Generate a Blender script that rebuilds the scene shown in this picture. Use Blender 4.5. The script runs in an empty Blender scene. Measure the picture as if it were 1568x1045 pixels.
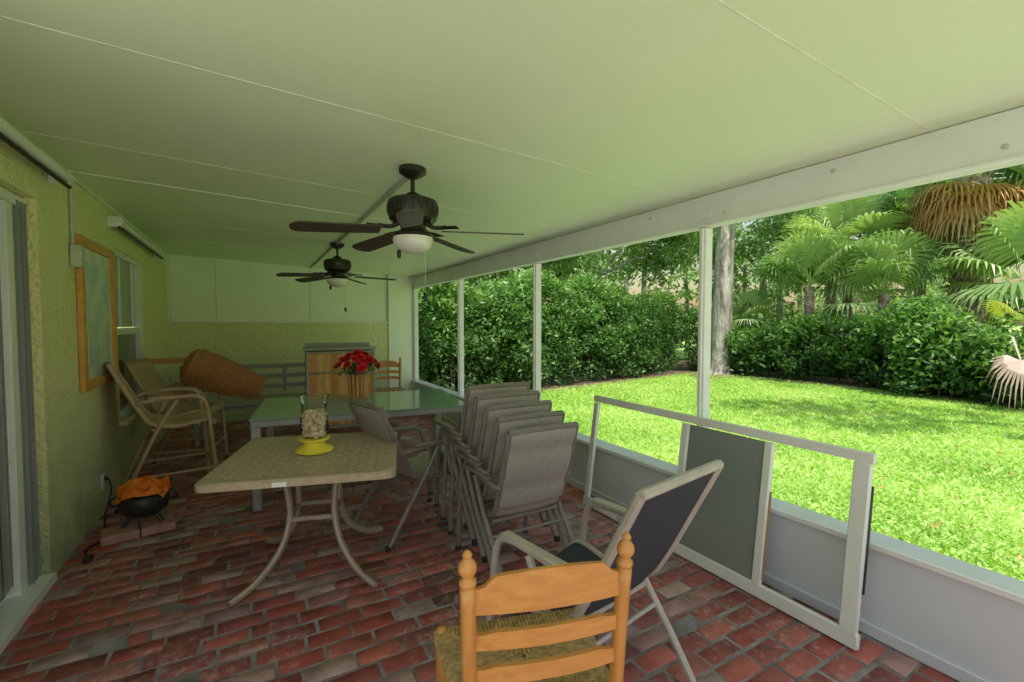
import bpy,bmesh,math,random
import numpy as np
from mathutils import Vector,Matrix,noise
R=math.radians
rng=np.random.default_rng(7); random.seed(7)
scene=bpy.context.scene
# ---------------------------------------------------------------- materials
def nt(name):
    m=bpy.data.materials.new(name); m.use_nodes=True
    t=m.node_tree; p=t.nodes['Principled BSDF']; return m,t,p
def mat(name,c1,c2=None,scale=8,rough=.5,metal=0,bump=0,bscale=60,spec=.5,stretch=(1,1,1),detail=5,dist=.02,coat=0):
    m,t,p=nt(name); N=t.nodes; L=t.links
    p.inputs['Roughness'].default_value=rough; p.inputs['Metallic'].default_value=metal
    p.inputs['Specular IOR Level'].default_value=spec
    p.inputs['Coat Weight'].default_value=coat
    if c2 is None: c2=tuple(x*.8 for x in c1)
    tc=N.new('ShaderNodeTexCoord'); mp=N.new('ShaderNodeMapping'); mp.inputs['Scale'].default_value=stretch
    L.new(tc.outputs['Object'],mp.inputs[0])
    n=N.new('ShaderNodeTexNoise'); n.inputs['Scale'].default_value=scale; n.inputs['Detail'].default_value=detail
    L.new(mp.outputs[0],n.inputs['Vector'])
    r=N.new('ShaderNodeValToRGB'); r.color_ramp.elements[0].position=.35; r.color_ramp.elements[1].position=.65
    r.color_ramp.elements[0].color=(*c1,1); r.color_ramp.elements[1].color=(*c2,1)
    L.new(n.outputs[0],r.inputs[0]); L.new(r.outputs[0],p.inputs['Base Color'])
    if bump:
        n2=N.new('ShaderNodeTexNoise'); n2.inputs['Scale'].default_value=bscale; n2.inputs['Detail'].default_value=4
        L.new(mp.outputs[0],n2.inputs['Vector'])
        b=N.new('ShaderNodeBump'); b.inputs['Strength'].default_value=bump; b.inputs['Distance'].default_value=dist
        L.new(n2.outputs[0],b.inputs['Height']); L.new(b.outputs[0],p.inputs['Normal'])
    return m
def leafmat(name,cols,transl=.45,rough=.45):
    m,t,p=nt(name); N=t.nodes; L=t.links
    a=N.new('ShaderNodeAttribute'); a.attribute_name='rnd'
    r=N.new('ShaderNodeValToRGB'); els=r.color_ramp.elements
    while len(els)<len(cols): els.new(.5)
    for i,c in enumerate(cols):
        els[i].position=i/(len(cols)-1); els[i].color=(*c,1)
    L.new(a.outputs['Fac'],r.inputs[0]); L.new(r.outputs[0],p.inputs['Base Color'])
    p.inputs['Roughness'].default_value=rough
    tr=N.new('ShaderNodeBsdfTranslucent'); mx=N.new('ShaderNodeMixShader'); mx.inputs[0].default_value=transl
    h=N.new('ShaderNodeMixRGB'); h.blend_type='MULTIPLY'; h.inputs[0].default_value=1; h.inputs[2].default_value=(1.3,1.5,.6,1)
    L.new(r.outputs[0],h.inputs[1]); L.new(h.outputs[0],tr.inputs[0])
    L.new(p.outputs[0],mx.inputs[1]); L.new(tr.outputs[0],mx.inputs[2])
    L.new(mx.outputs[0],N['Material Output'].inputs[0]); return m
# ---------------------------------------------------------------- builder
def T(x,y,z): return Matrix.Translation((x,y,z))
def RX(a): return Matrix.Rotation(R(a),4,'X')
def RY(a): return Matrix.Rotation(R(a),4,'Y')
def RZ(a): return Matrix.Rotation(R(a),4,'Z')
I4=Matrix.Identity(4)
def catmull(P,sub=5):
    P=[Vector(p) for p in P]
    if len(P)<3: return P
    out=[]
    for i in range(len(P)-1):
        p0=P[max(i-1,0)];p1=P[i];p2=P[i+1];p3=P[min(i+2,len(P)-1)]
        for k in range(sub):
            t=k/sub
            out.append(.5*((2*p1)+(p2-p0)*t+(2*p0-5*p1+4*p2-p3)*t*t+(3*p1-p0-3*p2+p3)*t**3))
    out.append(P[-1]); return out
class B:
    def __init__(s,name): s.name=name; s.v=[];s.f=[];s.m=[];s.mats=[];s.M=I4
    def mi(s,m):
        if m not in s.mats: s.mats.append(m)
        return s.mats.index(m)
    def add(s,vs,fs,m,M=None):
        M=s.M@(M if M is not None else I4); o=len(s.v); k=s.mi(m)
        s.v+= [M@Vector(v) for v in vs]
        s.f+= [[o+i for i in f] for f in fs]; s.m+=[k]*len(fs)
    def box(s,c,d,m,M=None,b=.004):
        hx,hy,hz=d[0]/2,d[1]/2,d[2]/2; b=min(b,hx*.4,hy*.4,hz*.4)
        vs=[];idx={}
        for sx in(-1,1):
            for sy in(-1,1):
                for sz in(-1,1):
                    for k in range(3):
                        q=[hx-b,hy-b,hz-b]; q[k]=(hx,hy,hz)[k]
                        idx[(sx,sy,sz,k)]=len(vs); vs.append((c[0]+sx*q[0],c[1]+sy*q[1],c[2]+sz*q[2]))
        fs=[]
        for k in range(3):
            o=[j for j in range(3) if j!=k]
            for sg in(-1,1):
                f=[]
                for a,bb in((-1,-1),(1,-1),(1,1),(-1,1)):
                    q=[0,0,0];q[k]=sg;q[o[0]]=a;q[o[1]]=bb; f.append(idx[(*q,k)])
                fs.append(f)
            for a in(-1,1):
                for bb in(-1,1):
                    q=[0,0,0];q[o[0]]=a;q[o[1]]=bb
                    q1=list(q);q1[k]=-1;q2=list(q);q2[k]=1
                    fs.append([idx[(*q1,o[0])],idx[(*q2,o[0])],idx[(*q2,o[1])],idx[(*q1,o[1])]])
        for sx in(-1,1):
            for sy in(-1,1):
                for sz in(-1,1): fs.append([idx[(sx,sy,sz,k)] for k in range(3)])
        s.add(vs,fs,m,M)
    def tube(s,P,r,m,n=8,sub=5,M=None,flat=1.0,up=None,smooth=True):
        rr=r if isinstance(r,(list,tuple)) else None
        Q=catmull(P,sub) if smooth else [Vector(p) for p in P]
        if rr:
            L=len(Q); rad=[float(np.interp(i/(L-1)*(len(rr)-1),range(len(rr)),rr)) for i in range(L)]
        else: rad=[r]*len(Q)
        t0=(Q[1]-Q[0]).normalized()
        u=Vector(up) if up else (Vector((1,0,0)) if abs(t0.x)<.8 else Vector((0,0,1)))
        vs=[];fs=[]
        for i,q in enumerate(Q):
            t=(Q[min(i+1,len(Q)-1)]-Q[max(i-1,0)]).normalized()
            u=(u-t*u.dot(t)).normalized(); w=t.cross(u)
            for k in range(n):
                a=2*math.pi*(k+.5)/n
                vs.append(q+u*math.cos(a)*rad[i]*flat+w*math.sin(a)*rad[i])
        for i in range(len(Q)-1):
            for k in range(n):
                k2=(k+1)%n; fs.append([i*n+k,i*n+k2,(i+1)*n+k2,(i+1)*n+k])
        fs.append(list(range(n))[::-1]); fs.append([(len(Q)-1)*n+k for k in range(n)])
        s.add(vs,fs,m,M)
    def lathe(s,prof,m,M=None,n=24,cap=True):
        vs=[];fs=[]
        for r,z in prof:
            for k in range(n):
                a=2*math.pi*k/n; vs.append((r*math.cos(a),r*math.sin(a),z))
        for i in range(len(prof)-1):
            for k in range(n):
                k2=(k+1)%n; fs.append([i*n+k,i*n+k2,(i+1)*n+k2,(i+1)*n+k])
        if cap: fs.append(list(range(n))[::-1]); fs.append([(len(prof)-1)*n+k for k in range(n)])
        s.add(vs,fs,m,M)
    def prism(s,pts,z0,z1,m,M=None):
        n=len(pts); vs=[(x,y,z0) for x,y in pts]+[(x,y,z1) for x,y in pts]
        fs=[list(range(n))[::-1],[n+i for i in range(n)]]+[[i,(i+1)%n,n+(i+1)%n,n+i] for i in range(n)]
        s.add(vs,fs,m,M)
    def sheet(s,P,x0,x1,t,m,M=None,seg=4,sag=0,pinch=None):
        n=len(P); vs=[];fs=[]
        nor=[]
        for i in range(n):
            a=Vector(P[max(i-1,0)]);b=Vector(P[min(i+1,n-1)]); d=(b-a).normalized(); nor.append(Vector((-d.y,d.x)))
        for side in(1,-1):
            for j in range(seg+1):
                x=x0+(x1-x0)*j/seg; e=1-(2*j/seg-1)**2
                for i in range(n):
                    tt=t*(pinch[i] if pinch else 1)
                    q=Vector(P[i])+nor[i]*(side*tt-sag*e); vs.append((x,q.x,q.y))
        W=(seg+1)*n
        for j in range(seg):
            for i in range(n-1):
                a=j*n+i; fs.append([a,a+1,a+n+1,a+n]); fs.append([W+a,W+a+n,W+a+n+1,W+a+1])
        for j in range(seg):
            for i in(0,n-1): a=j*n+i; fs.append([a,a+n,W+a+n,W+a])
        for i in range(n-1):
            for j in(0,seg): a=j*n+i; fs.append([a,a+1,W+a+1,W+a])
        s.add(vs,fs,m,M)
    def done(s,parent=None,ang=40,recalc=True):
        me=bpy.data.meshes.new(s.name); me.from_pydata([tuple(v) for v in s.v],[],s.f)
        for m in s.mats: me.materials.append(m)
        me.polygons.foreach_set('material_index',s.m)
        if recalc:
            bm=bmesh.new(); bm.from_mesh(me); bmesh.ops.recalc_face_normals(bm,faces=bm.faces); bm.to_mesh(me); bm.free()
        me.polygons.foreach_set('use_smooth',[True]*len(me.polygons)); me.set_sharp_from_angle(angle=R(ang))
        o=bpy.data.objects.new(s.name,me); scene.collection.objects.link(o)
        if parent: o.parent=parent
        return o
def empty(name):
    o=bpy.data.objects.new(name,None); scene.collection.objects.link(o); return o
def rawmesh(name,V,F,k,mats,rnd=None,parent=None):
    me=bpy.data.meshes.new(name); nf=len(F)
    me.vertices.add(len(V)); me.vertices.foreach_set('co',np.asarray(V,dtype=np.float32).ravel())
    me.loops.add(nf*k); me.loops.foreach_set('vertex_index',np.asarray(F,dtype=np.int32).ravel())
    me.polygons.add(nf); me.polygons.foreach_set('loop_start',np.arange(0,nf*k,k,dtype=np.int32))
    me.update(calc_edges=True)
    for m in mats: me.materials.append(m)
    if rnd is not None:
        a=me.attributes.new('rnd','FLOAT','FACE'); a.data.foreach_set('value',np.asarray(rnd,dtype=np.float32))
    o=bpy.data.objects.new(name,me); scene.collection.objects.link(o)
    if parent: o.parent=parent
    return o
def unit(a): return a/np.maximum(np.linalg.norm(a,axis=1,keepdims=True),1e-9)
def leafmesh(name,C,size,m,rnd,aspect=.42,parent=None,droop=0.):
    N=len(C); nrm=rng.normal(size=(N,3)); nrm=unit(nrm)
    nrm[:,2]=np.abs(nrm[:,2])*.9+.15; nrm=unit(nrm)
    u=rng.normal(size=(N,3)); u[:,2]-=droop; u=unit(u-nrm*np.sum(u*nrm,1,keepdims=True)); w=np.cross(nrm,u)
    s=np.asarray(size).reshape(-1,1)*np.ones((N,1))
    V=np.empty((N,4,3)); fold=nrm*s*.12
    V[:,0]=C-u*s; V[:,1]=C+w*s*aspect+fold-u*s*.1; V[:,2]=C+u*s; V[:,3]=C-w*s*aspect+fold-u*s*.1
    return rawmesh(name,V.reshape(-1,3),np.arange(N*4).reshape(N,4),4,[m],rnd,parent)
def clumps(C,rad,K,flat=.8):
    M=len(C); d=unit(rng.normal(size=(M*K,3))); r=rng.random(M*K)**.45
    rr=np.repeat(np.asarray(rad)*np.ones(M),K)
    return np.repeat(C,K,axis=0)+d*(r*rr)[:,None]*np.array([1,1,flat])
# ---------------------------------------------------------------- palette
M_ceil=mat('ceiling_paint',(.80,.91,.64),(.77,.885,.61),scale=1.2,rough=.4,bump=.25,bscale=140,dist=.004)
M_seam=mat('seam_caulk',(.88,.92,.76),rough=.6)
M_white=mat('white_aluminium',(.84,.85,.86),(.78,.79,.79),scale=5,rough=.35)
M_knee=mat('kneewall_paint',(.68,.70,.79),(.62,.64,.72),scale=2,rough=.5)
M_panelw=mat('white_panel',(.84,.90,.74),(.81,.87,.71),scale=1.5,rough=.45)
def stucco(name,c1,c2,dirt):
    m,t,p=nt(name); N=t.nodes; L=t.links
    tc=N.new('ShaderNodeTexCoord'); n=N.new('ShaderNodeTexNoise'); n.inputs['Scale'].default_value=1.7; n.inputs['Detail'].default_value=8
    L.new(tc.outputs['Object'],n.inputs[0])
    r=N.new('ShaderNodeValToRGB'); r.color_ramp.elements[0].color=(*c1,1); r.color_ramp.elements[1].color=(*c2,1)
    r.color_ramp.elements[0].position=.35; r.color_ramp.elements[1].position=.7
    L.new(n.outputs[0],r.inputs[0])
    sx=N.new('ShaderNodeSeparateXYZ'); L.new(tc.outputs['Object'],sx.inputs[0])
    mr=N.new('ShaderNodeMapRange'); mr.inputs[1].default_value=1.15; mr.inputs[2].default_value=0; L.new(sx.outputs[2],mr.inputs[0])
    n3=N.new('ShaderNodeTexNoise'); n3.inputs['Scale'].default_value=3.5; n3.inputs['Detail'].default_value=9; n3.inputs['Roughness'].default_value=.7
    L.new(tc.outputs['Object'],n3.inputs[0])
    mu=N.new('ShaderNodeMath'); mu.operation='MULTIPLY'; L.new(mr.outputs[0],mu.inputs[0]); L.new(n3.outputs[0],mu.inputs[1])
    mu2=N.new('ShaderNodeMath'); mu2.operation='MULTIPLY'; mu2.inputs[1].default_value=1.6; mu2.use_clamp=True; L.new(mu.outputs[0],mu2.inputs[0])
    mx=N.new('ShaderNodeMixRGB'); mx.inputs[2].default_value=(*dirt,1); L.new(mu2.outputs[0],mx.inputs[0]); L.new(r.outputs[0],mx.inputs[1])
    L.new(mx.outputs[0],p.inputs['Base Color']); p.inputs['Roughness'].default_value=.8
    n2=N.new('ShaderNodeTexNoise'); n2.inputs['Scale'].default_value=38; n2.inputs['Detail'].default_value=5; L.new(tc.outputs['Object'],n2.inputs[0])
    b=N.new('ShaderNodeBump'); b.inputs['Strength'].default_value=1; b.inputs['Distance'].default_value=.035
    L.new(n2.outputs[0],b.inputs['Height']); L.new(b.outputs[0],p.inputs['Normal']); return m
M_stucco=stucco('stucco_lime',(.93,.90,.50),(.88,.87,.44),(.34,.37,.26))
M_stucco2=stucco('stucco_back',(.82,.87,.50),(.77,.82,.44),(.55,.62,.38))
M_taupe=mat('taupe_frame',(.24,.205,.19),(.20,.175,.16),scale=20,rough=.4)
M_sling=mat('taupe_sling',(.42,.37,.35),(.37,.325,.305),scale=40,rough=.7,bump=.4,bscale=500,dist=.002)
M_tanf=mat('tan_frame',(.46,.33,.20),(.38,.27,.16),scale=10,rough=.4)
M_tablef=mat('table_frame_beige',(.46,.36,.28),(.40,.31,.24),scale=10,rough=.4)
M_tans=mat('tan_sling',(.50,.39,.23),(.43,.33,.19),scale=30,rough=.7,bump=.4,bscale=500,dist=.002)
M_navy=mat('navy_sling',(.028,.032,.05),(.038,.042,.062),scale=60,rough=.75,bump=.4,bscale=600,dist=.002)
M_lframe=mat('light_taupe_frame',(.50,.45,.40),(.44,.39,.35),scale=12,rough=.35)
M_table=mat('tan_table_top',(.50,.385,.28),(.41,.315,.23),scale=30,rough=.4,bump=.5,bscale=90,dist=.004)
M_glasstop=mat('green_glass_top',(.24,.36,.29),(.22,.33,.27),scale=2,rough=.12)
M_greyf=mat('grey_frame',(.36,.37,.37),(.30,.31,.31),scale=9,rough=.4)
M_bronze=mat('bronze_metal',(.045,.038,.03),(.03,.026,.02),scale=20,rough=.35,metal=.5)
M_blade=mat('fan_blade',(.065,.053,.042),(.045,.036,.028),scale=14,rough=.45,stretch=(1,6,1))
M_opal=mat('opal_glass',(.88,.87,.8),rough=.2)
M_wood=mat('honey_wood',(.66,.30,.075),(.56,.23,.05),scale=4,rough=.35,bump=.12,bscale=30,stretch=(1,12,12),coat=.3,detail=9)
M_woodv=mat('honey_wood_post',(.62,.28,.07),(.50,.20,.045),scale=4,rough=.35,bump=.12,bscale=30,stretch=(12,12,1),coat=.3,detail=9)
M_rush=mat('rush',(.52,.34,.14),(.30,.18,.065),scale=60,rough=.75,bump=.5,bscale=200,dist=.003)
M_cedar=mat('cedar',(.82,.50,.19),(.66,.33,.11),scale=3,rough=.5,stretch=(8,8,1))
M_strip=mat('raw_wood_strip',(.45,.27,.13),rough=.7)
M_frame=mat('oak_picture_frame',(.70,.37,.09),(.60,.29,.06),scale=12,rough=.45)
M_art=mat('picture_art',(.42,.56,.52),(.66,.74,.70),scale=5,rough=.12,detail=9)
M_mount=mat('picture_mount',(.80,.82,.76),rough=.12)
M_mat=mat('placemat_weave',(.42,.50,.42),rough=.7)
M_black=mat('black_iron',(.014,.014,.015),(.022,.022,.022),scale=20,rough=.45)
M_orange=mat('orange_cloth',(.90,.25,.02),(.72,.15,.015),scale=12,rough=.75,bump=.6,bscale=25)
M_yellow=mat('yellow_ceramic',(.90,.74,.09),(.82,.65,.07),scale=9,rough=.25)
M_stone=mat('shells',(.76,.64,.44),(.52,.38,.24),scale=30,rough=.5)
M_red=mat('red_petal',(.80,.012,.03),(.6,.006,.015),scale=60,rough=.6)
M_wicker=mat('wicker',(.58,.28,.10),(.30,.13,.045),scale=60,rough=.6,bump=1,bscale=55,dist=.01,stretch=(1,1,3))
M_greysolid=mat('grey_acrylic',(.27,.30,.30),(.24,.27,.27),scale=2,rough=.3)
M_glass=mat('dark_window_glass',(.06,.075,.08),(.09,.11,.11),scale=.8,rough=.06,spec=.8)
M_blind=mat('blind_slats',(.55,.60,.52),rough=.5)
M_bounce=mat('bounce_white',(.84,.82,.78),(.79,.77,.73),scale=3,rough=.8,bump=.3,bscale=40)  # pale finish of the added bounce slabs
M_bark=mat('bark',(.58,.54,.50),(.20,.17,.145),scale=5,rough=.9,bump=1,bscale=12,dist=.08,stretch=(1,1,.25),detail=9)
M_twig=mat('twig',(.14,.11,.08),(.07,.06,.04),scale=5,rough=.9)
M_palmbark=mat('palm_bark',(.66,.54,.48),(.26,.19,.15),scale=7,rough=.9,bump=1,bscale=9,dist=.1)
M_dirt=mat('mulch',(.24,.16,.11),(.13,.09,.06),scale=14,rough=.95,bump=1,bscale=30,dist=.04)
M_cable=mat('cable',(.02,.02,.02),rough=.5)
M_pvc=mat('grey_pvc',(.58,.61,.54),rough=.5)
M_pave=mat('tray_brick',(.50,.27,.24),(.40,.2,.18),scale=15,rough=.8,bump=.5,bscale=60)
def clear():
    m,t,p=nt('clear_glass'); N=t.nodes; L=t.links
    tr=N.new('ShaderNodeBsdfTransparent'); tr.inputs[0].default_value=(.96,.98,.96,1); g=N.new('ShaderNodeBsdfGlossy'); g.inputs['Roughness'].default_value=.03
    mx=N.new('ShaderNodeMixShader'); f=N.new('ShaderNodeLayerWeight'); f.inputs[0].default_value=.2
    L.new(f.outputs['Fresnel'],mx.inputs[0]); L.new(tr.outputs[0],mx.inputs[1]); L.new(g.outputs[0],mx.inputs[2]); L.new(mx.outputs[0],N['Material Output'].inputs[0]); return m
M_clear=clear()
# ---------------------------------------------------------------- brick floor (real bricks)
def brickmat():
    m,t,p=nt('antique_brick'); N=t.nodes; L=t.links
    a=N.new('ShaderNodeAttribute'); a.attribute_name='rnd'
    r=N.new('ShaderNodeValToRGB'); cols=[(0,(.15,.055,.055)),(.16,(.30,.085,.075)),(.34,(.47,.10,.08)),(.5,(.35,.10,.10)),(.68,(.56,.15,.11)),(.82,(.42,.20,.19)),(.94,(.54,.38,.37)),(1,(.28,.16,.18))]
    e=r.color_ramp.elements
    while len(e)<len(cols): e.new(.5)
    for i,(q,c) in enumerate(cols): e[i].position=q; e[i].color=(*c,1)
    L.new(a.outputs['Fac'],r.inputs[0])
    tc=N.new('ShaderNodeTexCoord')
    n=N.new('ShaderNodeTexNoise'); n.inputs['Scale'].default_value=26; n.inputs['Detail'].default_value=9; n.inputs['Roughness'].default_value=.72; L.new(tc.outputs['Object'],n.inputs[0])
    n1=N.new('ShaderNodeTexNoise'); n1.inputs['Scale'].default_value=1.6; n1.inputs['Detail'].default_value=4; L.new(tc.outputs['Object'],n1.inputs[0])
    ad=N.new('ShaderNodeMath'); ad.operation='ADD'; L.new(n.outputs[0],ad.inputs[0])
    m3=N.new('ShaderNodeMath'); m3.operation='MULTIPLY_ADD'; m3.inputs[1].default_value=.7; m3.inputs[2].default_value=-.35; L.new(n1.outputs[0],m3.inputs[0]); L.new(m3.outputs[0],ad.inputs[1])
    r2=N.new('ShaderNodeValToRGB'); r2.color_ramp.elements[0].position=.52; r2.color_ramp.elements[1].position=.72; L.new(ad.outputs[0],r2.inputs[0])
    r2.color_ramp.elements[1].color=(.72,.72,.72,1)
    mx=N.new('ShaderNodeMixRGB'); mx.inputs[2].default_value=(.60,.50,.50,1); L.new(r2.outputs[0],mx.inputs[0]); L.new(r.outputs[0],mx.inputs[1])
    n4=N.new('ShaderNodeTexNoise'); n4.inputs['Scale'].default_value=6; n4.inputs['Detail'].default_value=8; L.new(tc.outputs['Object'],n4.inputs[0])
    r4=N.new('ShaderNodeValToRGB'); r4.color_ramp.elements[0].position=.32; r4.color_ramp.elements[1].position=.55; r4.color_ramp.elements[0].color=(.6,.52,.52,1); L.new(n4.outputs[0],r4.inputs[0])
    mm=N.new('ShaderNodeMixRGB'); mm.blend_type='MULTIPLY'; mm.inputs[0].default_value=1; L.new(mx.outputs[0],mm.inputs[1]); L.new(r4.outputs[0],mm.inputs[2])
    L.new(mm.outputs[0],p.inputs['Base Color'])
    rr=N.new('ShaderNodeMapRange'); rr.inputs[3].default_value=.3; rr.inputs[4].default_value=.65; L.new(n.outputs[0],rr.inputs[0]); L.new(rr.outputs[0],p.inputs['Roughness'])
    b=N.new('ShaderNodeBump'); b.inputs['Strength'].default_value=.7; b.inputs['Distance'].default_value=.01; L.new(n.outputs[0],b.inputs['Height']); L.new(b.outputs[0],p.inputs['Normal'])
    return m
M_brick=brickmat()
M_mortar=mat('mortar',(.36,.32,.33),(.15,.125,.13),scale=6,rough=.8,bump=.6,bscale=80,dist=.005)
V=[];F=[];Rn=[]
bw,bh,g=.203,.098,.012
row=0;y=-1.5
while y<8.15:
    x=-1.30+(.5*(bw+g) if row%2 else 0)+random.uniform(-.025,.025)
    while x<2.56:
        w=bw*random.uniform(.93,1.02);h=bh*random.uniform(.93,1.04);x1=min(x+w,2.555)
        if x1-x>.03:
            cx,cy=(x+x1)/2,y+h/2+random.gauss(0,.0015);a=random.gauss(0,.014);ca,sa=math.cos(a),math.sin(a)
            zt=random.gauss(0,.0015);tx,ty=random.gauss(0,.008),random.gauss(0,.014)
            o=len(V)
            for ins,z in((0,-.02),(0,-.005),(.005,0.),):
                for qx,qy in((-1,-1),(1,-1),(1,1),(-1,1)):
                    j=random.gauss(0,.002)
                    lx=qx*((x1-x)/2-ins)+j;ly=qy*(h/2-ins)+j
                    V.append((cx+lx*ca-ly*sa,cy+lx*sa+ly*ca,z+zt+lx*tx+ly*ty))
            rv=random.random()
            for l in range(2):
                for k in range(4):
                    k2=(k+1)%4; F.append([o+l*4+k,o+l*4+k2,o+l*4+4+k2,o+l*4+4+k]);Rn.append(rv)
            F.append([o+8,o+9,o+10,o+11]);Rn.append(rv)
        x+=w+g*random.uniform(.8,1.3)
    y+=bh+g;row+=1
fl=empty('brick_floor')
rawmesh('bricks',V,F,4,[M_brick],Rn,fl)
b=B('mortar_bed'); b.box((.65,3.3,-.0535),(4.1,9.7,.1),M_mortar,b=.001); b.done(fl)
# ---------------------------------------------------------------- house wall
def cz(x): return 2.49-(x+1.04)*.044
b=B('house_wall')
def wl(y0,y1,z0,z1): b.box((-1.165,(y0+y1)/2,(z0+z1)/2),(.25,y1-y0,z1-z0),M_stucco,b=.002)
wl(3.6,5.3,-.1,2.62); wl(6.45,8.3,-.1,2.62); wl(5.3,6.45,-.1,.63); wl(5.3,6.45,2.17,2.62)
wl(1.85,3.6,2.2,2.62); wl(1.6,1.85,-.1,2.62)
b.box((-1.03,5.875,.60),(.10,1.25,.05),M_stucco,b=.008)
b.done()
b=B('window')
X=-1.09
for yy in(5.325,6.425): b.box((X,yy,1.4),(.07,.05,1.54),M_white)
for zz,t_ in((.655,.05),(2.145,.05),(1.42,.06)): b.box((X,5.875,zz),(.06,1.05,t_),M_white)
b.box((X-.02,5.875,1.0),(.01,1.05,.78),M_glass,b=.001)
b.box((X-.02,5.875,1.79),(.01,1.05,.66),M_blind,b=.001)
for y_ in(5.6,6.15): b.box((X+.012,y_,1.79),(.02,.02,.66),M_white)
b.done()
b=B('sliding_glass_door')
X=-1.14
for yy,w in((3.565,.07),(3.42,.08),(2.7,.09),(1.9,.09)): b.box((X,yy,1.1),(.09,w,2.14),M_white)
for k in range(3): b.box((X+.05,3.585-.045*k,1.1),(.02,.008,2.13),M_greysolid,b=.001)
b.box((X,2.725,2.165),(.1,1.73,.06),M_white); b.box((X+.03,2.725,.02),(.19,1.74,.05),M_white)
b.box((X-.02,2.72,1.1),(.01,1.65,2.1),M_glass,b=.001)
for k in range(17): b.box((X+.015,1.98+k*.095,1.1),(.004,.07,2.0),M_greysolid,b=.001)
b.done()
for (y0,y1,z) in((1.7,3.82,2.385),(5.05,7.2,2.36)):
    b=B('roller_shade')
    b.tube([(-.96,y0,z),(-.96,y1,z)],.032,M_white,n=14,smooth=False)
    b.tube([(-.955,y0,z-.05),(-.955,y1,z-.05)],.013,M_black,n=8,smooth=False)
    for yy in(y0+.03,y1-.03): b.box((-.99,yy,z),(.1,.012,.09),M_white)
    b.done()
b=B('framed_picture'); y0,y1,z0,z1=4.21,5.10,1.02,2.11; X=-1.02;w=.07
b.box((X,y0+w/2,(z0+z1)/2),(.035,w,z1-z0),M_frame);b.box((X,y1-w/2,(z0+z1)/2),(.035,w,z1-z0),M_frame)
b.box((X-.001,(y0+y1)/2,z0+w/2),(.033,y1-y0-2*w,w),M_frame);b.box((X-.001,(y0+y1)/2,z1-w/2),(.033,y1-y0-2*w,w),M_frame)
b.box((X-.008,(y0+y1)/2,(z0+z1)/2),(.01,y1-y0-2*w,z1-z0-2*w),M_mount,b=.001)
b.box((X-.002,(y0+y1)/2,(z0+z1)/2),(.006,y1-y0-2*w-.18,z1-z0-2*w-.2),M_art,b=.001)
b.done()
b=B('electrical_conduit')
b.tube([(-1.025,4.13,2.48),(-1.025,4.13,2.02)],.011,M_pvc,smooth=False)
b.box((-1.005,4.13,1.95),(.06,.075,.15),M_pvc,b=.008); b.done()
b=B('wall_outlet'); b.box((-1.03,4.66,.26),(.02,.075,.12),M_pvc,b=.006); b.box((-1.015,4.66,.28),(.02,.03,.03),M_cable)
b.tube([(-1.0,4.66,.28),(-.97,4.60,.2),(-.99,4.5,.05),(-.95,4.3,.012),(-.9,4.1,.012),(-.97,3.95,.012),(-.93,3.8,.012)],.006,M_cable,n=6); b.box((-.92,3.77,.018),(.04,.07,.03),M_cable); b.done()
b=B('back_wall')
b.box((.81,8.25,.7),(3.7,.2,1.6),M_stucco2,b=.002)
b.box((.76,8.265,2.02),(3.6,.18,1.04),M_panelw,b=.002)
b.box((.54,8.145,1.512),(3.16,.05,.025),M_white)
for x in(-.45,.85): b.box((x,8.174,1.98),(.008,.006,.9),M_pvc,b=.001)
b.box((-1.0,8.172,1.98),(.03,.012,.9),M_white,b=.002)
b.box((2.35,8.14,1.2),(.47,.02,2.34),M_panelw,b=.002); b.box((2.125,8.13,1.2),(.02,.012,2.34),M_white,b=.002)
b.done()
b=B('porch_ceiling')
def slab(x0,x1,y0,y1,zo0,zo1,m):
    v=[]
    for y in(y0,y1):
        for x,zo in((x0,zo0),(x1,zo0),(x1,zo1),(x0,zo1)): v.append((x,y,cz(x)+zo))
    b.add(v,[[0,1,2,3],[7,6,5,4],[0,4,5,1],[1,5,6,2],[2,6,7,3],[3,7,4,0]],m)
slab(-1.3,3.0,-.8,8.4,0,.1,M_ceil)
for y in(.85,2.1,3.33,5.4,6.6): slab(-1.03,2.55,y-.0025,y+.0025,-.0015,.004,M_seam)
slab(-1.03,1.9,4.04,4.052,-.004,.004,M_white)
slab(-1.037,-1.02,3.6,8.15,-.02,.004,M_seam)
b.tube([(.86,2.75,cz(.86)-.012),(.86,8.1,cz(.86)-.012)],.011,M_pvc,smooth=False)
b.done()
b=B('screen_wall_beam'); b.box((2.61,3.7,2.2335),(.07,9.0,.187),M_white,b=.003); b.box((3.02,3.8,2.33),(.03,9.2,.13),M_white)
b.box((2.60,3.7,2.132),(.10,9.0,.016),M_white)
for k in range(14): b.lathe([(.011,0),(.011,.006),(.006,.009)],M_pvc,T(2.575,-.6+k*.61,2.27 if k%2 else 2.19)@RY(-90),n=8)
b.done()
for y in(0.0,2.0,4.04,6.05,8.1):
    b=B('porch_post'); b.box((2.61,y,1.29),(.07,.05,1.66),M_white,b=.003); b.box((2.568,y,1.29),(.018,.022,1.66),M_white,b=.002)
    b.box((2.57,y-.03,2.2),(.012,.08,.05),M_white); b.done()
b=B('kneewall'); b.box((2.61,3.7,.165),(.10,9.0,.53),M_knee,b=.003); b.box((2.61,3.7,.445),(.16,9.0,.03),M_white,b=.004); b.box((2.552,3.7,.03),(.018,9.0,.06),M_knee); b.done()
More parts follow.
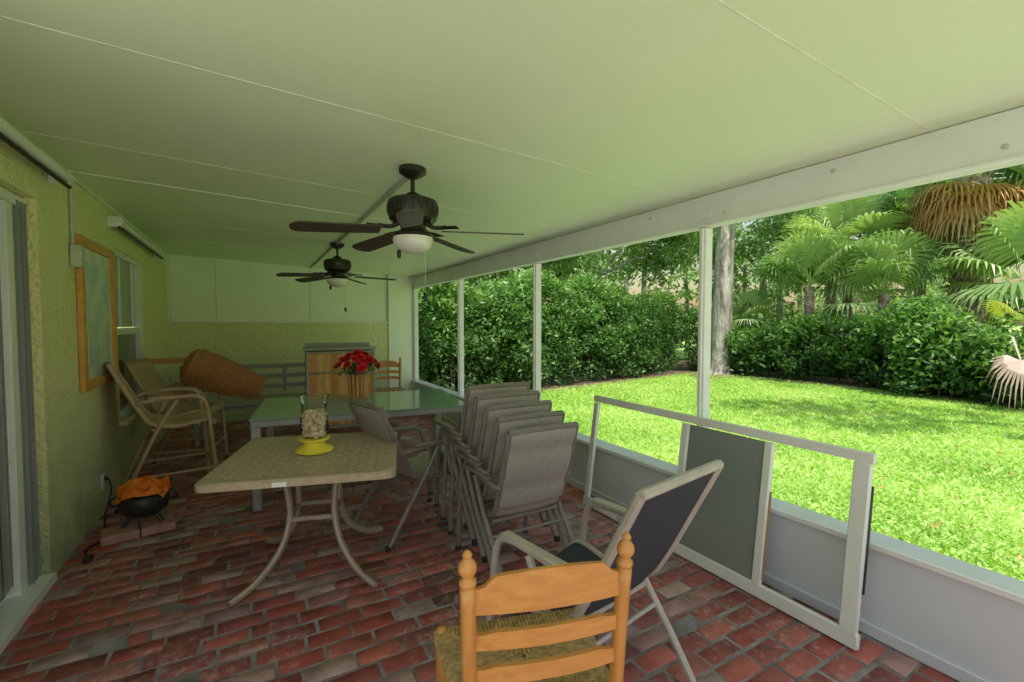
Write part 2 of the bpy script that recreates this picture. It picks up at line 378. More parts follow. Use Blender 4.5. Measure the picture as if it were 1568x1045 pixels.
# ---------------------------------------------------------------- leaning screen panel
b=B('leaning_screen_panel'); b.M=T(2.375,-.03,0)@RY(7.5); H=.905
b.box((0,2.0,H-.025),(.03,1.98,.05),M_white); b.box((0,2.0,.04),(.03,1.98,.07),M_white)
b.box((0,1.055,H/2+.005),(.032,.07,H-.11),M_white); b.box((0,2.955,H/2),(.032,.05,H-.12),M_white)
b.box((0,2.06,H/2),(.032,.05,H-.12),M_white); b.box((0,1.50,H/2),(.032,.045,H-.12),M_white)
b.box((.008,1.474,.34),(.012,.008,.48),M_strip)
b.box((.0,1.78,H/2),(.006,.50,H-.12),M_greysolid,b=.001)
b.box((.022,1.03,.5),(.02,.03,.5),M_black)
b.done()
# ---------------------------------------------------------------- chairs
def sling_chair(name,M,fr,sl,h=.93,seat=.42,w=.48,padded=False,foot=False,lean=.2):
    b=B(name); b.M=M
    top=(-.22-lean,h)
    P=[(top[0],h),(top[0]+lean*.33,h-(h-seat)*.3),(-.20-lean*.22,seat+.13),(-.17,seat+.02),(0,seat-.02),(.2,seat+.01),(.27,seat-.03)]
    for s in(-1,1):
        x=s*w/2; xa=s*(w/2+.032)
        b.tube([(x,p[0],p[1]) for p in P],.018,fr,n=8,flat=.9)
        az=seat+.225
        b.tube([(xa,.27,0),(xa,.255,seat*.5),(xa,.225,seat),(xa,.2,az-.07),(xa,.14,az-.005),(xa,-.05,az),(xa,-.22,az-.015),(x,-.27,az-.03)],.016,fr,n=8)
        b.box((xa,-.02,az+.012),(.045,.34,.018),fr,b=.008)
        b.tube([(xa,-.40,0),(xa,-.28,seat*.45),(xa,-.12,seat),(xa,0.0,az-.02)],.016,fr,n=8)
        for yy in(.27,-.40): b.lathe([(.02,0),(.02,.02),(.016,.03)],M_black,T(xa,yy,0),n=8)
        b.tube([(x,.15,seat-.01),(xa,.15,seat-.02)],.012,fr,smooth=False)
    b.tube([(-w/2,top[0],h),(0,top[0]-.012,h+.008),(w/2,top[0],h)],.018,fr,n=8)
    b.tube([(-w/2,.23,seat-.04),(w/2,.23,seat-.04)],.013,fr,smooth=False)
    b.tube([(-w/2,-.16,seat-.03),(w/2,-.16,seat-.03)],.013,fr,smooth=False)
    b.tube([(-w/2-.03,-.2,seat*.72),(w/2+.03,-.2,seat*.72)],.010,fr,smooth=False)
    if foot:
        b.tube([(-w/2-.03,.26,.24),(w/2+.03,.26,.24)],.014,fr,smooth=False)
        for s in(-1,1): b.tube([(s*(w/2+.03),.26,.24),(s*(w/2+.03),-.33,.24)],.012,fr,smooth=False)
    Q=[(p.x,p.y) for p in catmull([Vector((a,c,0)) for a,c in P],8)]
    n=len(Q)
    if padded:
        pin=[max(.3,abs(math.sin(i/(n-1)*math.pi*6.5+.4))**.5) for i in range(n)]
        b.sheet(Q,-w/2+.01,w/2-.01,.018,sl,sag=.012,pinch=pin)
    else: b.sheet(Q,-w/2+.01,w/2-.01,.004,sl,sag=.02)
    return b.done()
for i in range(5):
    sling_chair('stackable_sling_chair',T(1.43+i*.004,2.50+i*.145,i*.043)@RZ(0+random.uniform(-1,1)),M_taupe,M_sling,padded=True,w=.46,h=.90,seat=.37,lean=.14)
sling_chair('sling_armchair',T(1.08,3.32,0)@RZ(-76),M_taupe,M_sling,padded=True,w=.46,h=.93)
sling_chair('navy_sling_chair',T(1.19,1.52,0)@RZ(10),M_lframe,M_navy,w=.50,h=.97,seat=.40,lean=.26)
sling_chair('counter_height_sling_chair',T(-.60,4.98,0)@RZ(-80),M_tanf,M_tans,h=1.16,seat=.65,w=.5,foot=True)
sling_chair('counter_height_sling_chair',T(-.58,5.75,0)@RZ(-100),M_tanf,M_tans,h=1.12,seat=.62,w=.5,foot=True)
def ladder(M,s=1):
    b=B('ladderback_rush_chair'); b.M=M@Matrix.Scale(s,4)
    for sx in(-1,1):
        prof=[(.015,0),(.019,.05),(.020,.40),(.021,.44),(.020,.50),(.020,.80),(.021,.845),(.015,.852),(.022,.860),(.022,.868),(.014,.876),(.013,.880),(.021,.890),(.024,.902),(.021,.914),(.012,.925),(.010,.929),(.013,.935),(.008,.945),(.002,.949)]
        b.lathe(prof,M_woodv,T(sx*.188,-.17,0)@RX(4.5)@RY(sx*1.5),n=18)
        b.lathe([(.014,0),(.019,.05),(.020,.40),(.021,.445),(.017,.462),(.006,.468)],M_woodv,T(sx*.245,.19,0),n=16)
        for z in(.14,.28): b.tube([(sx*.19,-.17,z),(sx*.245,.19,z)],.011,M_woodv,smooth=False)
        b.tube([(sx*.195,-.18,.435),(sx*.245,.19,.435)],.015,M_rush,smooth=False)
    for z in(.12,.25): b.tube([(-.245,.19,z),(.245,.19,z)],.012,M_wood,smooth=False)
    b.tube([(-.185,-.175,.2),(.185,-.175,.2)],.011,M_wood,smooth=False)
    def slat(zc,hh,arch):
        n=28; vs=[];fs=[]
        for i in range(n+1):
            t=-1+2*i/n; x=t*(.185+zc*.018); yb=-.17-zc*.0787-.028*(1-t*t)
            lo=zc-hh/2+(.008*(1-t*t))
            e=max(0,min(1,(.92-abs(t))/.22)); e=e*e*(3-2*e)
            hi=zc+hh/2+arch*(.25+.75*(1-t*t))*e-arch*.35*(1-e)
            for y in(yb-.007,yb+.007):
                vs.append((x,y,lo)); vs.append((x,y,hi))
        for i in range(n):
            a=i*4; c=a+4
            fs+=[[a,c,c+1,a+1],[a+2,a+3,c+3,c+2],[a+1,c+1,c+3,a+3],[a,a+2,c+2,c]]
        fs+=[[0,1,3,2],[n*4,n*4+2,n*4+3,n*4+1]]
        b.add(vs,fs,M_wood)
    slat(.815,.078,.034); slat(.70,.044,.01); slat(.605,.044,.01)
    z=.452; C4=[Vector((-.205,-.18,z)),Vector((.205,-.18,z)),Vector((.255,.20,z)),Vector((-.255,.20,z))]
    cen=Vector((0,.02,z-.008))
    for k in range(4):
        A=C4[k];D=C4[(k+1)%4]; n=38
        inn=(cen-(A+D)/2).normalized(); out=-inn
        for i in range(n):
            t=(i+.5)/n; p=A.lerp(D,t)
            tt=min(t,1-t)*2
            e=(A if t<.5 else D).lerp(cen,tt)
            b.tube([p+out*.012+Vector((0,0,-.03)),p+out*.010+Vector((0,0,-.004)),p+inn*.02+Vector((0,0,.004)),e+Vector((0,0,.001))],.0066,M_rush,n=6,sub=2)
    b.box((0,.01,.437),(.42,.35,.012),M_rush)
    return b.done(ang=50)
ladder(T(.722,1.18,0)@RZ(-29.7+13),1.0)
ladder(T(1.86,7.2,0)@RZ(170))
# ---------------------------------------------------------------- square patio table
b=B('square_patio_table'); b.M=T(.33,3.04,0)@RZ(-16)
def rrect(w,h,r,n=6):
    P=[]
    for cx,cy,a0 in((w/2-r,h/2-r,0),(-w/2+r,h/2-r,90),(-w/2+r,-h/2+r,180),(w/2-r,-h/2+r,270)):
        for k in range(n+1): a=R(a0+90*k/n); P.append((cx+r*math.cos(a),cy+r*math.sin(a)))
    return P
def ringsurf(b,levels,m):
    n=len(levels[0][0]); vs=[];fs=[]
    for P,z in levels: vs+=[(x,y,z) for x,y in P]
    for l in range(len(levels)-1):
        for i in range(n): j=(i+1)%n; fs.append([l*n+i,l*n+j,(l+1)*n+j,(l+1)*n+i])
    fs.append(list(range(n))[::-1]); fs.append([(len(levels)-1)*n+i for i in range(n)])
    b.add(vs,fs,m)
W_=.98
ringsurf(b,[(rrect(W_-.04,W_-.04,.05),.655),(rrect(W_,W_,.06),.66),(rrect(W_,W_,.06),.69),(rrect(W_-.02,W_-.02,.055),.70),(rrect(W_-.10,W_-.10,.04),.702),(rrect(W_-.12,W_-.12,.04),.699)],M_table)
for i in range(17):
    for j in range(17):
        b.box((-.40+i*.05,-.40+j*.05,.700),(.036 if (i+j)%2 else .018,.018 if (i+j)%2 else .036,.004),M_table,b=.0015)
for sx in(-1,1):
    for sy in(-1,1):
        b.tube([(sx*.16,sy*.16,.655),(sx*.13,sy*.13,.5),(sx*.125,sy*.125,.34),(sx*.17,sy*.17,.18),(sx*.27,sy*.27,.06),(sx*.37,sy*.37,.015)],.025,M_tablef,n=8,flat=.75)
for s in(-1,1): b.tube([(-.125,s*.125,.34),(.125,s*.125,.34)],.015,M_tablef,smooth=False); b.tube([(s*.125,-.125,.34),(s*.125,.125,.34)],.015,M_tablef,smooth=False)
b.box((0,0,.645),(.4,.4,.02),M_tablef)
b.box((-.09,-.4915,.674),(.07,.003,.024),M_white,b=.001)
b.done()
b=B('shell_filled_jar'); b.M=T(.33,3.06,.702)
b.lathe([(.10,0),(.112,.006),(.113,.016),(.09,.03),(.07,.04),(.062,.052),(.068,.066),(.092,.078),(.094,.086),(.06,.09)],M_yellow,n=32)
b.lathe([(.055,.091),(.075,.105),(.083,.15),(.078,.22),(.07,.27),(.076,.32),(.090,.345)],M_clear,n=32,cap=False)
b.tube([(.09*math.cos(a*.2618),.09*math.sin(a*.2618),.346) for a in range(25)],.003,M_clear,n=6,sub=2)
for k in range(320):
    z=random.uniform(.103,.25); rr=.066*math.sqrt(random.random()); a=random.uniform(0,6.28)
    q=random.uniform(.010,.016)
    b.lathe([(q*.3,-q*.9),(q*.9,-q*.4),(q,.0),(q*.8,q*.5),(q*.25,q)],M_stone,T(rr*math.cos(a),rr*math.sin(a),z)@RX(random.uniform(0,180))@RZ(random.uniform(0,180)),n=7)
b.done()
# ---------------------------------------------------------------- green dining table
b=B('glass_dining_table'); b.M=T(.93,4.55,0)@RZ(-7)
b.box((0,0,.733),(1.8,1.12,.012),M_glasstop,b=.004)
for s in(-1,1): b.box((0,s*.53,.700),(1.78,.05,.05),M_greyf); b.box((s*.87,0,.700),(.05,1.0,.05),M_greyf)
b.box((0,0,.705),(.05,1.0,.035),M_greyf)
for sx in(-1,1):
    for sy in(-1,1): b.box((sx*.855,sy*.525,.34),(.07,.07,.675),M_greyf,b=.01)
b.done()
b=B('placemat'); b.M=T(.80,4.62,.741)@RZ(-7); b.box((0,0,0),(.42,.3,.004),M_mat,b=.001)
for k in range(20): b.box((-.2+k*.021,0,.003),(.012,.3,.003),M_sling,b=.001)
b.done()
b=B('flower_vase'); b.M=T(.93,4.80,.744)
b.lathe([(.075,0),(.08,.01),(.085,.12),(.098,.24),(.09,.24),(.08,.15)],M_wicker,n=14)
for k in range(14):
    a=k*2*math.pi/14; b.tube([(.082*math.cos(a),.082*math.sin(a),.005),(.09*math.cos(a),.09*math.sin(a),.12),(.102*math.cos(a),.102*math.sin(a),.245)],.008,M_cedar,n=6)
for k in range(56):
    a=random.uniform(0,6.28); rr=.21*math.sqrt(random.random()); z=.45-rr*rr*3.2+random.uniform(-.03,.03)
    c=Vector((rr*math.cos(a),rr*math.sin(a),z)); out=Vector((c.x*2.5,c.y*2.5,.35)).normalized(); q=out.to_track_quat('Z','Y').to_matrix().to_4x4()
    b.tube([(c.x*.25,c.y*.25,.2),(c.x*.7,c.y*.7,z-.07),tuple(c)],.0025,M_greyf,n=4,sub=2)
    for ring,(npet,ln,tilt) in enumerate(((9,.044,5),(8,.036,35),(6,.024,65))):
        for p_ in range(npet):
            Mq=Matrix.Translation(c)@q@RZ(p_*360/npet+ring*20)@RY(-tilt)
            b.add([(0,0,0),(ln*.6,ln*.38,.003),(ln*1.1,0,-.002),(ln*.6,-ln*.38,.003)],[[0,1,2,3]],M_red,Mq)
M_leafs=leafmat('flower_leaf',[(.05,.16,.04),(.14,.32,.07)])
b.done(recalc=False)
C=np.array([.93,4.80,1.04])+rng.normal(size=(150,3))*np.array([.075,.075,.035])
lv=leafmesh('vase_leaves',C,.028,M_leafs,rng.random(150)); lv.parent=bpy.data.objects['flower_vase']
# ---------------------------------------------------------------- back furniture
b=B('garden_bench'); b.M=T(.15,6.95,0)
for x in(-.75,.75):
    b.box((x,.28,.46),(.05,.05,.92),M_greyf,b=.008); b.box((x,-.25,.31),(.05,.05,.62),M_greyf,b=.008); b.box((x,0,.635),(.07,.6,.03),M_greyf,b=.008)
for z in(.90,.76,.62): b.box((0,.28,z),(1.45,.025,.06),M_greyf)
for x in(-.25,.25): b.box((x,.295,.73),(.05,.02,.38),M_greyf)
for k in range(6): b.box((0,-.24+k*.09,.42),(1.45,.07,.022),M_greyf)
b.box((0,-.02,.47),(1.4,.48,.07),M_sling,b=.025)
b.done()
b=B('cedar_cooler_cabinet'); b.M=T(1.02,6.45,0)@RZ(-4)
w,d=.84,.5
for sx in(-1,1):
    for sy in(-1,1): b.box((sx*(w/2-.015),sy*(d/2-.02),.57),(.03,.045,1.14),M_greyf)
for z in(.16,1.125):
    for sy in(-1,1): b.box((0,sy*(d/2-.02),z),(w-.06,.04,.025),M_greyf)
    for sx in(-1,1): b.box((sx*(w/2-.02),0,z),(.03,d-.09,.025),M_greyf)
b.box((0,-d/2+.02,.86),(w-.06,.012,.012),M_greyf)
n=9
for z0,z1 in((.18,.85),(.87,1.11)):
    for k in range(n): b.box((-(w-.07)/2+(k+.5)*(w-.07)/n,-d/2+.03+.002*(k%2),(z0+z1)/2),((w-.07)/n-.004,.018,z1-z0),M_cedar if k%3 else M_wood)
    for sx in(-1,1):
        for k in range(5): b.box((sx*(w/2-.03),-.2+k*.1,(z0+z1)/2),(.018,.094,z1-z0),M_cedar)
b.box((0,0,1.165),(w+.04,d+.02,.03),M_greyf,b=.008); b.box((0,.2,1.205),(w,.03,.05),M_greyf)
b.done()
b=B('wicker_basket'); b.M=T(.10,5.98,.74)@RZ(0)@RY(-66)
prof=[]
for k in range(41):
    t=k/40; r=.115+.085*math.sin(min(1,t*1.15)*math.pi*.55)
    if t>.9: r*=math.sqrt(max(.02,1-((t-.9)/.115)**2))
    prof.append((r+(.005 if k%2 else -.004),t*.80))
b.lathe(prof,M_wicker,n=40)
for k in range(32):
    a=k*2*math.pi/32; b.tube([((p[0]+.003)*math.cos(a),(p[0]+.003)*math.sin(a),p[1]) for p in prof[:38:5]],.006,M_wicker,n=5,sub=2)
b.done()
b=B('folding_wood_stand'); b.M=T(-.85,6.55,0)@RZ(15)
for s in(-1,1): b.box((s*.16,0,.55),(.03,.03,1.1),M_woodv,RX(6)); b.box((s*.16,.05,.5),(.03,.03,1.0),M_woodv,RX(-8))
for z in(.3,.7,1.07): b.box((0,-.02-z*.08,z),(.34,.02,.06),M_wood)
b.done()
# ---------------------------------------------------------------- cauldron on brick tray
b=B('cauldron'); b.M=T(-.72,4.10,0)@RZ(12)
b.box((-.105,0,.03),(.205,.20,.06),M_pave,b=.008); b.box((.105,.004,.029),(.2,.195,.058),M_pave,b=.008)
b.M=T(-.70,4.17,.06)
for k in range(3):
    a=R(90+120*k); b.tube([(.07*math.cos(a),.07*math.sin(a),.08),(.11*math.cos(a),.11*math.sin(a),.03),(.13*math.cos(a),.13*math.sin(a),0)],.015,M_black)
b.lathe([(.02,.045),(.09,.055),(.14,.10),(.152,.15),(.145,.19),(.135,.205),(.16,.222),(.155,.226),(.125,.205),(.1,.19)],M_black,n=28)
for s in(-1,1): b.tube([(s*.15,0,.2),(s*.185,0,.19),(s*.19,0,.15),(s*.155,0,.14)],.008,M_black)
n=14;vs=[];fs=[]
for i in range(n+1):
    for j in range(28):
        a=j*2*math.pi/28; r=.16*i/n*(1+.12*noise.noise(Vector((math.cos(a)*3,math.sin(a)*3,1)))); z=.257+.06*noise.noise(Vector((r*16*math.cos(a),r*16*math.sin(a),.3)))+.03*math.cos(i/n*1.57)-(.04 if i==n else 0)
        vs.append((r*math.cos(a),r*math.sin(a),z))
for i in range(n):
    for j in range(28): k=(j+1)%28; fs.append([i*28+j,i*28+k,(i+1)*28+k,(i+1)*28+j])
b.add(vs,fs,M_orange)
b.done(ang=35)
# ---------------------------------------------------------------- fans
def fan(x,y,base,nb=5):
    b=B('ceiling_fan'); zc=cz(x); b.M=T(x,y,zc)
    b.lathe([(.075,0.005),(.08,-.01),(.078,-.03),(.05,-.05),(.02,-.065)],M_bronze)
    b.tube([(0,0,-.05),(0,0,-.17)],.013,M_bronze,smooth=False)
    b.lathe([(.02,-.14),(.045,-.155),(.06,-.175),(.125,-.185),(.142,-.195),(.146,-.21),(.146,-.275),(.138,-.285),(.138,-.3),(.12,-.315),(.08,-.33),(.07,-.35),(.075,-.37),(.05,-.38)],M_bronze,n=32)
    for k in range(20): b.box((.147,0,-.242),(.004,.012,.05),M_black,RZ(k*18),b=.001)
    b.lathe([(.115,-.385),(.118,-.40),(.11,-.41)],M_bronze,n=28)
    b.lathe([(.115,-.405),(.118,-.425),(.108,-.455),(.08,-.48),(.04,-.493),(.0,-.497)],M_opal,n=28,cap=False)
    for k in range(nb):
        Mb=RZ(base+k*360/nb)
        b.tube([(.08,0,-.32),(.13,.0,-.35),(.2,0,-.35)],[.018,.012,.012],M_bronze,M=Mb,n=8)
        b.box((.22,0,-.352),(.1,.07,.006),M_bronze,Mb)
        P=[]
        L0,L1=.19,.66
        for i in range(9): P.append((L0+(L1-.06-L0)*i/8,-(.052+.014*math.sin(i/8*1.57))))
        for i in range(1,10): a=-math.pi/2+math.pi*i/10; P.append((L1-.06+.06*math.cos(a),.066*math.sin(a)))
        for i in range(9): P.append((L1-.06-(L1-.06-L0)*i/8,(.052+.014*math.sin((8-i)/8*1.57))))
        b.prism(P,-.004,.004,M_blade,Mb@T(0,0,-.362)@RX(11)@RY(3.5))
    for dx,l in((.09,.35),(-.07,.1)):
        b.tube([(dx,.05,-.39),(dx,.05,-.39-l)],.0018,M_pvc,n=4,smooth=False)
        b.lathe([(.002,.03),(.012,.02),(.014,0),(.01,-.02),(.002,-.026)],M_black,T(dx,.05,-.40-l),n=10)
    b.done()
fan(.84,2.65,-37.7); fan(.87,5.55,-20)
# ---------------------------------------------------------------- ground, lawn
def groundmat():
    m,t,p=nt('lawn_soil'); N=t.nodes; L=t.links
    tc=N.new('ShaderNodeTexCoord'); n=N.new('ShaderNodeTexNoise'); n.inputs['Scale'].default_value=.9; n.inputs['Detail'].default_value=10; L.new(tc.outputs['Object'],n.inputs[0])
    r=N.new('ShaderNodeValToRGB'); r.color_ramp.elements[0].position=.35; r.color_ramp.elements[1].position=.65
    r.color_ramp.elements[0].color=(.36,.54,.13,1); r.color_ramp.elements[1].color=(.46,.62,.19,1)
    L.new(n.outputs[0],r.inputs[0]); L.new(r.outputs[0],p.inputs['Base Color']); p.inputs['Roughness'].default_value=.9
    n2=N.new('ShaderNodeTexNoise'); n2.inputs['Scale'].default_value=40; n2.inputs['Detail'].default_value=6; L.new(tc.outputs['Object'],n2.inputs[0])
    b=N.new('ShaderNodeBump'); b.inputs['Strength'].default_value=.6; b.inputs['Distance'].default_value=.03; L.new(n2.outputs[0],b.inputs['Height']); L.new(b.outputs[0],p.inputs['Normal']); return m
b=B('ground'); b.add([(-400,-400,-.11),(400,-400,-.11),(400,400,-.11),(-400,400,-.11)],[[0,1,2,3]],groundmat()); b.done(recalc=False)
b=B('unseen_bounce_slab'); b.box((-2.7,-5.3,-.06),(10.6,7.5,.1),M_bounce); b.box((-4.65,.0,-.065),(6.65,3.05,.09),M_bounce); b.done()  # unseen pale slabs added to bounce sunlight into the porch
b=B('unseen_bounce_strip'); b.box((3.2,-.5,-.1),(1.0,17,.03),M_bounce); b.done()  # added reflector strip, hidden by the kneewall, bounces sun onto the ceiling
N=130000
gx=3.72+rng.random(N)**1.35*9.3; gy=-3.5+rng.random(N)*14.0
keep=(gy<8.9+(gx-5)*.13); gx=gx[keep];gy=gy[keep];N=len(gx)
dist=np.hypot(gx,gy)
h=(.03+.03*rng.random(N)); w=(.005+.005*rng.random(N))*(.7+dist*.14)
a=rng.random(N)*6.283; la=rng.random(N)*6.283; ln=h*(.5+1.2*rng.random(N))
base=np.stack([gx,gy,np.full(N,-.11)],1)
wv=np.stack([np.cos(a)*w,np.sin(a)*w,np.zeros(N)],1); tip=base+np.stack([np.cos(la)*ln,np.sin(la)*ln,h],1)
V=np.empty((N,3,3)); V[:,0]=base-wv;V[:,1]=base+wv;V[:,2]=tip
M_grass=leafmat('grass_blade',[(.24,.42,.07),(.38,.56,.12),(.54,.70,.20),(.64,.70,.34)],transl=.4,rough=.5)
patch=np.array([noise.noise(Vector((x*.8,y_*.8,2))) for x,y_ in zip(gx,gy)])
rawmesh('grass',V.reshape(-1,3),np.arange(N*3).reshape(N,3),3,[M_grass],np.clip(rng.normal(.5,.22,N)+patch*.4,0,1))
b=B('mulch_bed')
b.add([(2.8,8.35,-.1),(6,8.75,-.1),(12.3,9.7,-.1),(12.3,14,-.1),(2.8,14,-.1)],[[0,1,2,3,4]],M_dirt)
b.add([(12.4,9.75,-.096),(12.7,3,-.096),(12.4,-6,-.096),(17,-6,-.096),(17,14,-.096),(12.4,14,-.096)],[[0,1,2,3,4,5]],M_dirt)
P=[(12.3+1.0*math.cos(k*.628),9.0+.7*math.sin(k*.628),-.09) for k in range(10)]; b.add(P,[list(range(10))],M_dirt)
b.done(recalc=False)
# ---------------------------------------------------------------- vegetation
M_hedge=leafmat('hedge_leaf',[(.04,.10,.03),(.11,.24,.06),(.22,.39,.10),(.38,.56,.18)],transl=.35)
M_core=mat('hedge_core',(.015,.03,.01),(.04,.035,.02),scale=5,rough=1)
M_treeleaf=leafmat('tree_leaf',[(.10,.17,.07),(.19,.31,.11),(.30,.46,.17),(.44,.58,.26)],transl=.4)  # lightened greens, distance haze put into the leaf colour
M_palm=leafmat('palm_leaf',[(.14,.25,.11),(.26,.41,.17),(.41,.56,.24),(.58,.64,.32)],transl=.3,rough=.35)
M_dead=leafmat('dead_palm_leaf',[(.40,.20,.07),(.62,.35,.14),(.70,.52,.30)],transl=.3)
M_pale=leafmat('dry_pale_frond',[(.42,.28,.23),(.56,.42,.36)],transl=.2)
M_yel=leafmat('yellow_leaf',[(.34,.40,.06),(.60,.58,.12)],transl=.3)
def hedge(name,path,h,depth,ncl,K,ls,crad=.28,htop=.25,mt=M_hedge):
    root=empty(name); P=np.array(path,float); seg=np.diff(P,axis=0); L=np.hypot(seg[:,0],seg[:,1]); cum=np.r_[0,np.cumsum(L)]
    s=rng.random(ncl)*cum[-1]; k=np.clip(np.searchsorted(cum,s)-1,0,len(L)-1); t=(s-cum[k])/L[k]
    base=P[k]+seg[k]*t[:,None]; nrm=np.stack([seg[k][:,1],-seg[k][:,0]],1)/L[k][:,None]
    top=h*(1+htop*np.array([noise.noise(Vector((q*.7,1.3,0))) for q in s]))
    z=rng.random(ncl)**.8*top
    lump=np.array([noise.noise(Vector((q*.9,zz*1.2,5))) for q,zz in zip(s,z)])
    dd=rng.random(ncl)*depth*.55-.35*lump-.12
    topmask=rng.random(ncl)<.25; z=np.where(topmask,top-.1*rng.random(ncl),z); dd=np.where(topmask,rng.random(ncl)*depth,dd)
    c=np.stack([base[:,0]-nrm[:,0]*dd,base[:,1]-nrm[:,1]*dd,z],1)
    pts=clumps(c,crad*(.6+.8*rng.random(ncl)),K)
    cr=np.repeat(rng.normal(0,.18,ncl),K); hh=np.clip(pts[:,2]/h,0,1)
    rnd=np.clip(.05+.55*hh+cr+rng.normal(0,.14,len(pts)),0,1)  # tone rises with height: shaded base and lit top put into leaf colour
    pts[:,2]=np.maximum(pts[:,2],-.05)
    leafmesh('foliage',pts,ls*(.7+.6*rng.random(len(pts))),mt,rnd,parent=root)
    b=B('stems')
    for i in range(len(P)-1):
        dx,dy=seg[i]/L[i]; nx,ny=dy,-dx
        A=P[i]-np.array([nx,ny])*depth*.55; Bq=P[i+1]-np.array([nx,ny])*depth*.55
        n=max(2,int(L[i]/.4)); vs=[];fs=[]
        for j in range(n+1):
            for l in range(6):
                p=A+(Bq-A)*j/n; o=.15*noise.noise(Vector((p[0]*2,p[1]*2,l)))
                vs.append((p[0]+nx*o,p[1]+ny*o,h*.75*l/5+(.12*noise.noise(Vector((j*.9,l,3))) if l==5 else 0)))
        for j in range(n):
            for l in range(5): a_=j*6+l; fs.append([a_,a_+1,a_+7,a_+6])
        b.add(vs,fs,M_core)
        for j in range(int(L[i]/.3)):
            p=A+(Bq-A)*random.random()+np.array([nx,ny])*depth*.4
            b.tube([(p[0],p[1],-.1),(p[0]+random.uniform(-.1,.1),p[1]+random.uniform(-.1,.1),.5),(p[0]+random.uniform(-.2,.2),p[1]+random.uniform(-.2,.2),1.1)],.014,M_twig,n=5,sub=2)
    b.done(root,recalc=False)
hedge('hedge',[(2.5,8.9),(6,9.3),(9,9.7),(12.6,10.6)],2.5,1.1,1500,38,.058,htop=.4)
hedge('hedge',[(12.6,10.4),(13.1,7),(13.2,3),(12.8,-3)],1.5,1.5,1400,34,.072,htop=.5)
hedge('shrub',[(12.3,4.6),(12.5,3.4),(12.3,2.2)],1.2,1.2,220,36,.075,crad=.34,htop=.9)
def limb(b,p,d,L,r,depth,tips,m):
    d=d.normalized(); pts=[p]; q=p.copy()
    for i in range(4):
        d=(d+Vector((random.uniform(-.18,.18),random.uniform(-.18,.18),random.uniform(-.05,.12)))).normalized(); q=q+d*L/4; pts.append(q.copy())
    b.tube([tuple(x) for x in pts],[r,r*.85,r*.75,r*.65,r*.55],m,n=10 if r>.1 else 6,sub=3)
    if depth==0: tips.append(q); return
    if depth<=1: tips.append(pts[2])
    for k in range(3):
        nd=(d+Vector((random.uniform(-.9,.9),random.uniform(-.9,.9),random.uniform(-.15,.5)))).normalized()
        limb(b,q,nd,L*.68,r*.5,depth-1,tips,m)
def tree(name,x,y,trunkh,r,L,depth,leafK,ls,crad,mt=M_treeleaf,lean=(0,0),rep=2):
    root=empty(name); b=B('trunk'); tips=[]
    P=[(x,y,-.15),(x+.02,y,.15),(x+lean[0]*.3,y+lean[1]*.3,trunkh*.35),(x+lean[0]*.6,y+lean[1]*.6,trunkh*.7),(x+lean[0],y+lean[1],trunkh)]
    b.tube(P,[r*1.5,r*1.1,r,r*.92,r*.85],M_bark,n=16,sub=6)
    top=Vector(P[-1])
    for k in range(4):
        a=k*1.57+random.uniform(-.4,.4); limb(b,top,Vector((math.cos(a),math.sin(a),random.uniform(.35,1.0))),L,r*.55,depth,tips,M_bark)
    b.done(root)
    C=np.array([tuple(t) for t in tips]); C=np.repeat(C,rep,axis=0)+rng.normal(size=(len(C)*rep,3))*crad*.6
    pts=clumps(C,crad*(.6+.7*rng.random(len(C))),leafK,.7)
    rnd=np.clip(np.repeat(rng.normal(.5,.17,len(C)),leafK)+rng.normal(0,.12,len(pts)),0,1)
    leafmesh('crown',pts,ls*(.7+.6*rng.random(len(pts))),mt,rnd,parent=root,droop=.6)
tree('dapple_tree',12.75,9.2,5.2,.29,3.0,3,36,.10,.75,lean=(.1,-.1))
tree('dapple_tree',11.5,-3.0,6.2,.3,2.8,3,34,.13,.7,rep=1,lean=(.2,1.2))  # out-of-view tree added to throw dappled shade on the lawn
tree('tree',11.0,13.0,3.2,.13,1.9,2,200,.11,.8)
tree('tree',7.5,12.5,2.2,.12,1.2,2,150,.10,.65)
tree('tree',19.5,12.0,3.6,.15,2.0,2,110,.11,.75)
root=empty('background_trees'); b=B('trunks'); C=[];RD=[]
for k in range(38):
    ang=R(random.uniform(-12,84)); D=random.uniform(20,34)
    x=D*math.sin(ang);y=D*math.cos(ang)
    if y<9 and x<14: continue
    H=random.uniform(3.8,8.0) if 25<math.degrees(ang) else random.uniform(3.2,4.4)
    b.tube([(x,y,-.1),(x+random.uniform(-.4,.4),y+random.uniform(-.4,.4),H*.5),(x+random.uniform(-.8,.8),y,H)],[.16,.12,.05],M_bark,n=7,sub=3)
    for j in range(14):
        C.append((x+random.gauss(0,1.3),y+random.gauss(0,1.3),H*random.uniform(.25,1.02))); RD.append(random.uniform(.5,1.0))
    for j in range(8):
        C.append((x+random.gauss(0,1.8),y+random.gauss(0,1.8),random.uniform(.3,2.2))); RD.append(random.uniform(.6,1.1))
b.done(root); C=np.array(C)
pts=clumps(C,np.array(RD),65,.75)
rnd=np.clip(np.repeat(rng.normal(.55,.2,len(C)),65)+rng.normal(0,.1,len(pts)),0,1)
leafmesh('foliage',pts,.14*(.7+.6*rng.random(len(pts))),M_treeleaf,rnd,parent=root,droop=.4)
